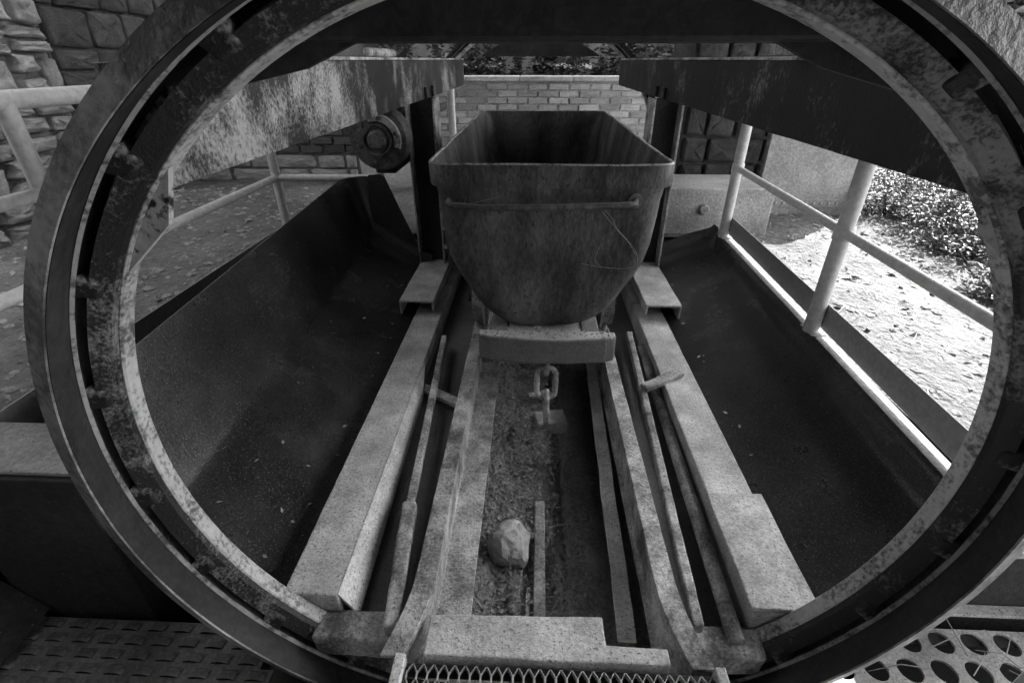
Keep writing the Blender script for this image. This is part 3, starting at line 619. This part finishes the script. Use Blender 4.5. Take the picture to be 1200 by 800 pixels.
# turn up the far end through a rounded corner into the end plate
last = lrow(2.96); cor = []
for k in range(1, 7):
    a = radians(15 * k); R = .13; row = []
    for j, p in enumerate(lrow(2.97)):
        dx = (1 - cos(a)) * R * max(0, 1 - j / 5.0); dz = (1 - cos(a)) * R * min(1, j / 5.0)
        row.append((p[0] + dx, 2.97 + sin(a) * R, p[2] + dz))
    cor.append(row)
allr = rows + [lrow(2.97)] + cor
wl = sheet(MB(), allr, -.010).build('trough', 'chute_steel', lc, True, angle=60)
ep = MB(); ylp = 3.101
pts = [(-1.05, .10), (-1.045, .61), (-1.03, .635), (-.955, .638), (-.925, .62), (-.85, .43), (-.72, .10)]
pts = [(-1.045, .22), (-1.035, .61), (-1.02, .632), (-.945, .636), (-.92, .62), (-.845, .42), (-.70, .06), (-.66, -.02)]
n = len(pts); ep.add([(x, ylp + (y0), z) for y0 in (0, .01) for x, z in pts], [tuple(range(n)), tuple(range(n, 2 * n))] + [(i, (i + 1) % n, n + (i + 1) % n, n + i) for i in range(n)])
ep.build('end_plate', 'chute_steel', lc)
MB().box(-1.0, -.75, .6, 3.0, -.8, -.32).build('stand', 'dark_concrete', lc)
struct(scatter_leaves(45, lambda: (rnd.uniform(-1.0, -.70), rnd.uniform(.9, 2.9)), lambda x, y: lrow(y)[6][2] + (lrow(y)[-1][2] - lrow(y)[6][2]) * (x + 1.03) / .365 + .004, .005, .013, .006).build('leaf_flecks', 'straw'), 'stuff')
rc = thing('steel_chute', 'shallow dark steel chute with short side wall right of the track', 'chute')
def rrow(y):
    xw = hx(y) - .012; pts = [(xw + .012, y, .226), (xw - .002, y, .222), (xw - .006, y, .20), (xw - .012, y, .178), (xw - .022, y, .150), (xw - .05, y, .125), (xw - .2, y, .08), (.86, y, -.0), (.765, y, -.03)]
    return pts[::-1]
rows = [rrow(.80 + i * .1) for i in range(24)]
for k in range(1, 7):
    a = radians(15 * k); R = .14
    rows.append([(p[0], 3.14 + sin(a) * R, p[2] + (1 - cos(a)) * R * (1 - max(0, (j - 4) / 4.0))) for j, p in enumerate(rrow(3.14))])
rows.append([(p[0], p[1] + .004, max(p[2], .10) if j < 4 else p[2]) for j, p in enumerate(rows[-1])])
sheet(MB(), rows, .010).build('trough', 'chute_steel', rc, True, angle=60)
struct(scatter_leaves(60, lambda: (rnd.uniform(.80, 1.1), rnd.uniform(.9, 3.1)), lambda x, y: -.03 + (x - .765) * .34 + .008, .005, .013, .006).build('leaf_flecks', 'straw'), 'stuff')
lg = MB(); lg.add([(hx(.8) - .004, .80, .2285), (hx(.8) + .05, .80, .2285), (hx(3.3) + .05, 3.3, .2285), (hx(3.3) - .004, 3.3, .2285), (hx(.8) - .004, .80, .236), (hx(.8) + .05, .80, .236), (hx(3.3) + .05, 3.3, .236), (hx(3.3) - .004, 3.3, .236)], [(0, 1, 2, 3), (4, 5, 6, 7), (0, 1, 5, 4), (1, 2, 6, 5), (2, 3, 7, 6), (3, 0, 4, 7)])
lg.build('ledge', 'concrete', rc)
MB().box(.85, 1.1, .9, 3.1, -.8, -.18).build('stand', 'dark_concrete', rc)

# ================================================================== HANDRAILS
hr = thing('pipe_handrail', 'grey painted tubular handrail with toe board right of the chute beside sunlit dirt', 'handrail')
p1, p2, p0 = 1.913, 3.21, .62
for y in (p0, p1, p2):
    MB().tube([(hx(y) + .035, y, .17), (hx(y), y, 1.18)] if False else [(hx(y), y, .2365 if y > 1 else -.299), (hx(y), y, 1.15)], .031, 20).build('post', 'rail_paint', hr, True, angle=40)
for z, rr in ((.67, .019), (1.15, .026)):
    MB().tube([(hx(p0), p0, z), (hx(p2), p2, z)], rr, 16).build('rail', 'rail_paint', hr, True, angle=40)
for y in (p1, p2): MB().box(hx(y) - .020, hx(y) + .045, y - .05, y + .05, .2362, .243).build('base_plate', 'rail_paint', hr, bevel=.002)
for y in (p0, p1, p2):
    for q in range(1): MB().revolve([(.033, -.03), (.036, -.026), (.036, .026), (.033, .03)], (hx(y), y, .67), 20, 'Z').build('collar', 'rail_paint', hr, True, angle=40)
tb = MB(); tx0, tx1 = hx(.78) + .034, hx(3.28) + .034
tb.add([(tx0, .78, .258), (tx0 + .006, .78, .258), (tx1 + .006, 3.28, .258), (tx1, 3.28, .258), (tx0, .78, .365), (tx0 + .006, .78, .365), (tx1 + .006, 3.28, .365), (tx1, 3.28, .365)], [(0, 1, 2, 3), (4, 5, 6, 7), (0, 1, 5, 4), (1, 2, 6, 5), (2, 3, 7, 6), (3, 0, 4, 7)])
tb.build('toe_board', 'toe_paint', hr)
hl = thing('pipe_handrail', 'grey painted tubular handrail turning a corner left of the deep chute', 'handrail')
HX = -1.65; cy_ = 3.19; ny = 1.62
MB().tube([(HX, .97, .302), (HX, .97, 1.14)], .029, 20).build('post', 'rail_paint', hl, True, angle=40)
for y in (ny, cy_): MB().tube([(HX, y, .10), (HX, y, 1.14)], .029, 20).build('post', 'rail_paint', hl, True, angle=40)
for z, rr in ((.593, .022), (1.14, .029)):
    MB().tube([(HX, .97, z), (HX, cy_, z)], rr, 16).build('rail', 'rail_paint', hl, True, angle=40)
    MB().tube([(HX, cy_, z), (-.98, cy_ + .02, z)], rr, 16).build('rail', 'rail_paint', hl, True, angle=40)
MB().tube([(HX, .97, .86), (HX, ny, .86)], .022, 16).build('rail', 'rail_paint', hl, True, angle=40)
MB().tube([(-.98, cy_ + .02, .19), (-.98, cy_ + .02, 1.14)], .029, 20).build('post', 'rail_paint', hl, True, angle=40)
MB().box(HX + .032, HX + .038, 1.105, cy_ - .03, .20, .318).build('toe_board', 'toe_paint', hl)
tag(MB().tube([(-.766, 4.95, .1), (-.766, 4.95, 1.3)], .034, 18).build('steel_pole', 'rail_paint', smooth=True, angle=40), 'pale round steel pole standing behind the left column', 'pole')

# ================================================================== FRONT WALLS AND WALKWAY PLATES
t = thing('retaining_wall', 'dark concrete retaining wall with speckled ledge left of the ring', 'wall')
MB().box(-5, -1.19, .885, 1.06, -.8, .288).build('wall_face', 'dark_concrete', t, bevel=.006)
MB().box(-5, -1.19, .90, 1.10, .289, .302).build('ledge', 'concrete', t, bevel=.004)
bt = MB(); bt.add([(-2.3, .5, -.28), (-1.52, .55, -.28), (-1.52, .883, -.28), (-2.3, .883, -.28), (-2.3, .62, .12), (-1.78, .70, .08), (-1.78, .883, .08), (-2.3, .883, .12)], [(0, 1, 2, 3), (4, 5, 6, 7), (0, 1, 5, 4), (1, 2, 6, 5), (2, 3, 7, 6), (3, 0, 4, 7)])
bt.build('buttress', 'dark_concrete', t, bevel=.006)
t = thing('retaining_wall', 'dark retaining wall with steel edge angle right of the ring', 'wall')
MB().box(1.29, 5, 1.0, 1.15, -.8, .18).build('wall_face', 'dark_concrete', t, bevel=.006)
MB().box(1.1, 3, .962, .998, -.262, -.25).build('edge_angle', 'beam_steel', t, bevel=.002)
MB().box(1.1, 3, .99, .9985, -.38, -.263).build('edge_web', 'dark_concrete', t)
# left walkway plate with slotted louvres
t = thing('slotted_walkway_plate', 'rusty slotted tread walkway plate left of the ring', 'walkway plate')
b = MB(); cw, chh = .084, .042; x0, y0 = -2.2, .15; nxp, nyp = 17, 17
me_l = MB()
for k in range(9):
    a = pi * k / 8
    me_l.v += [(-.026 * cos(a), -.012, .011 * sin(a)), (-.030 * cos(a), .010, .006 * sin(a)), (-.030 * cos(a), .020, .0005)]
me_l.f = [(k * 3 + q, (k + 1) * 3 + q, (k + 1) * 3 + q + 1, k * 3 + q + 1) for k in range(8) for q in range(2)]
lm = me_l.mesh('louvre', 'tread_plate', True)
cnt = 0
for j in range(nyp):
    for i in range(nxp):
        ox = x0 + i * cw + (cw / 2 if j % 2 else 0); oy = y0 + j * chh
        hx0, hx1, hy0, hy1 = ox + .012, ox + .070, oy + .010, oy + .024
        X_ = [ox, hx0, hx1, ox + cw]; Y_ = [oy, hy0, hy1, oy + chh]
        for a in range(3):
            for c in range(3):
                if a == 1 and c == 1: continue
                b.add([(X_[a], Y_[c], -.30), (X_[a + 1], Y_[c], -.30), (X_[a + 1], Y_[c + 1], -.30), (X_[a], Y_[c + 1], -.30)], [(0, 1, 2, 3)])
        if -1.9 < ox < -.6 and oy > .4: link('louvre', lm, t, (ox + .041, oy + .020, -.2995), (0, 0, 0), (1.05, .9, 1.1)); cnt += 1
b.build('plate', 'tread_plate', t)
MB().box(x0, x0 + nxp * cw, .19, .23, -.36, -.302).build('bearer', 'dark_paint', t)
MB().box(x0, x0 + nxp * cw, .80, .84, -.8, -.302).build('bearer', 'dark_paint', t)
# right walkway plate with round holes
t = thing('perforated_walkway_plate', 'pale perforated steel walkway plate with round holes right of the ring', 'walkway plate')
b = MB(); pc = .098; n = 20
for j in range(8):
    for i in range(14):
        ox = .84 + i * pc + (pc / 2 if j % 2 else 0); oy = .945 - (j + 1) * pc * .87; hw, hh = pc / 2, pc * .87 / 2; cx, cy = ox + hw, oy + hh
        ring_o, ring_i = [], []
        for k in range(n):
            a = 2 * pi * k / n + pi / 4; c_, s_ = cos(a), sin(a); m_ = max(abs(c_), abs(s_)); ring_o.append((cx + hw * c_ / m_, cy + hh * s_ / m_, -.30)); ring_i.append((cx + .034 * c_, cy + .034 * s_, -.30))
        b.add(ring_o + ring_i + [(x, y, -.308) for x, y, z in ring_i], [(k, (k + 1) % n, n + (k + 1) % n, n + k) for k in range(n)] + [(n + k, n + (k + 1) % n, 2 * n + (k + 1) % n, 2 * n + k) for k in range(n)])
b.build('plate', 'beam_steel', t)
for y in (.30, .90): MB().box(.84, 2.2, y, y + .04, -.8, -.309).build('bearer', 'dark_paint', t)
struct(scatter_straw(9, lambda: (rnd.uniform(1.0, 1.5), rnd.uniform(.75, .93)), lambda x, y: -.297, .06, .2, .0018).build('dry_grass', 'straw'), 'stuff')
# expanded metal grating in front of the sill
t = thing('expanded_metal_grating', 'expanded metal grating step in front of the track sill', 'grating')
def strand(ph):
    b = MB(); K = 25; p = []
    for k in range(K):
        y = .24 + .395 * k / (K - 1); q = (k + ph) % 4; d = (.0055, .0055, -.0055, -.0055)[q]; p.append((d, y, 0))
    for k in range(K - 1):
        (xa, ya, _), (xb, yb, _) = p[k], p[k + 1]
        b.add([(xa - .0012, ya, -.008), (xa + .0012, ya, -.008), (xa + .003, ya, .006), (xa + .0006, ya, .006), (xb - .0012, yb, -.008), (xb + .0012, yb, -.008), (xb + .003, yb, .006), (xb + .0006, yb, .006)], [(0, 1, 5, 4), (1, 2, 6, 5), (2, 3, 7, 6), (3, 0, 4, 7), (0, 1, 2, 3), (4, 5, 6, 7)])
    return b.mesh('strand', 'rail_steel')
sm = [strand(0), strand(2)]
for k in range(58): link('strand', sm[k % 2], t, (-.275 + k * .0128, 0, -.028))
for x in (-.300, .470): MB().box(x - .013, x + .013, .24, .650, -.08, -.006).build('side_bar', 'beam_steel', t, bevel=.003)
for y in (.245, .638): MB().box(-.286, .456, y - .006, y + .006, -.08, -.039).build('cross_bar', 'dark_paint', t)
for x in (-.30, .47): MB().box(x - .02, x + .02, .26, .30, -.8, -.081).build('leg', 'dark_paint', t)
MB().box(-.27, .44, .26, .62, -.10, -.09).build('backing_tray', 'dark_paint', t)

# ================================================================== COBWEBS
def web(pts, label, r=.0007):
    b = MB()
    for line in pts:
        q = [Vector(p) for p in line]; out = []
        for i in range(len(q) - 1):
            a, c_, d, e = q[max(i - 1, 0)], q[i], q[i + 1], q[min(i + 2, len(q) - 1)]
            for k in range(6):
                u = k / 6; out.append(.5 * ((2 * c_) + (d - a) * u + (2 * a - 5 * c_ + 4 * d - e) * u * u + (3 * c_ - a - 3 * d + e) * u ** 3))
        b.tube(out + [q[-1]], r, 4, cap=False)
    tag(b.build('cobweb', 'web'), label, 'cobweb')
yy = 1.862
web([[(.27, yy, .76), (.30, yy - .01, .73), (.33, yy - .01, .68), (.39, yy + .01, .62), (.42, yy + .02, .57), (.42, yy + .03, .53), (.38, yy + .03, .515), (.28, yy + .03, .52), (.20, yy + .04, .53)],
     [(.26, yy, .755), (.31, yy + .01, .70), (.37, yy + .01, .64), (.41, yy + .02, .58)], [(.27, 1.90, .60), (.255, 1.895, .55), (.28, 1.893, .52)]], 'looped cobweb strands hanging from the tub handle', .0005)
web([[(-.33, 1.9, .79), (-.28, 1.87, .77), (-.2, 1.87, .785), (-.12, 1.88, .80)], [(-.34, 1.9, .80), (-.25, 1.86, .765), (-.15, 1.86, .76)], [(-.26, 1.87, .77), (-.255, 1.88, .80)]], 'small cobweb at the end of the tub handle with loose strands', .0005)
web([[(.62, .75, 1.22), (.74, .745, 1.06), (.84, .74, .86)], [(.63, .74, 1.20), (.77, .74, 1.0), (.85, .735, .84)], [(.66, .74, 1.15), (.80, .72, .97)]], 'long cobweb threads stretched along the tippler ring', .0004)

# ================================================================== UNSEEN CANOPY ADDED TO SHADE THE TIPPLER
t = thing('shade_canopy', 'sheet metal canopy out of view, added to shade the tippler, on wall and posts', 'roof')
b = MB(); RX0, RX1, RY0, RY1, RZ = -2.9, 2.70, -1.35, 5.7, 2.62
N = 84
def roof_strip(y0, y1, i0, i1):
    vs = []
    for i in range(i0, i1 + 1):
        z = RZ + .02 * (i % 2); k = lambda y: 2.70 + .30 * (y - RY0) / (RY1 - RY0)
        xa, xb = RX0 + (k(y0) - RX0) * i / N, RX0 + (k(y1) - RX0) * i / N
        vs += [(xa, y0, z), (xb, y1, z), (xa, y0, z + .002), (xb, y1, z + .002)]
    b.add(vs, [(4 * i + q, 4 * i + 4 + q, 4 * i + 5 + q, 4 * i + 1 + q) for i in range(i1 - i0) for q in (0, 2)])
roof_strip(RY0, 1.2, 0, N); roof_strip(4.3, RY1, 0, N); roof_strip(1.2, 4.3, 18, N); roof_strip(1.2, 4.3, 0, 4)   # gap added to let sky light down onto the left chute
b.build('roof_sheet', 'roof_sheet', t)
for y in (RY0 + .06, 1.3, 3.4, RY1 - .15): MB().box(-3.6, RX1 - .02, y, y + .08, RZ - .10, RZ - .003).build('purlin', 'dark_paint', t)
for y in (RY0 + .06, RY1 - .15): MB().box(RX1 - .11, RX1 - .03, y, y + .08, .1, RZ - .101).build('roof_post', 'dark_paint', t)
# ================================================================== UNSEEN WALL ADDED BEHIND THE CAMERA TO CUT FRONT LIGHT
t = thing('light_cut_wall', 'unseen dark brick wall added to cut light at the mouth of the tippler', 'building')
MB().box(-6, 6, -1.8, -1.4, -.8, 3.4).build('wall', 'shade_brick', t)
for x in (-3, 1.6): 
    w = MB().box(x, x + .9, -1.41, -1.37, .6, 1.7).build('window', 'dark_paint', t)
    MB().box(x - .06, x + .96, -1.41, -1.32, .52, .597).build('sill', 'concrete', w)
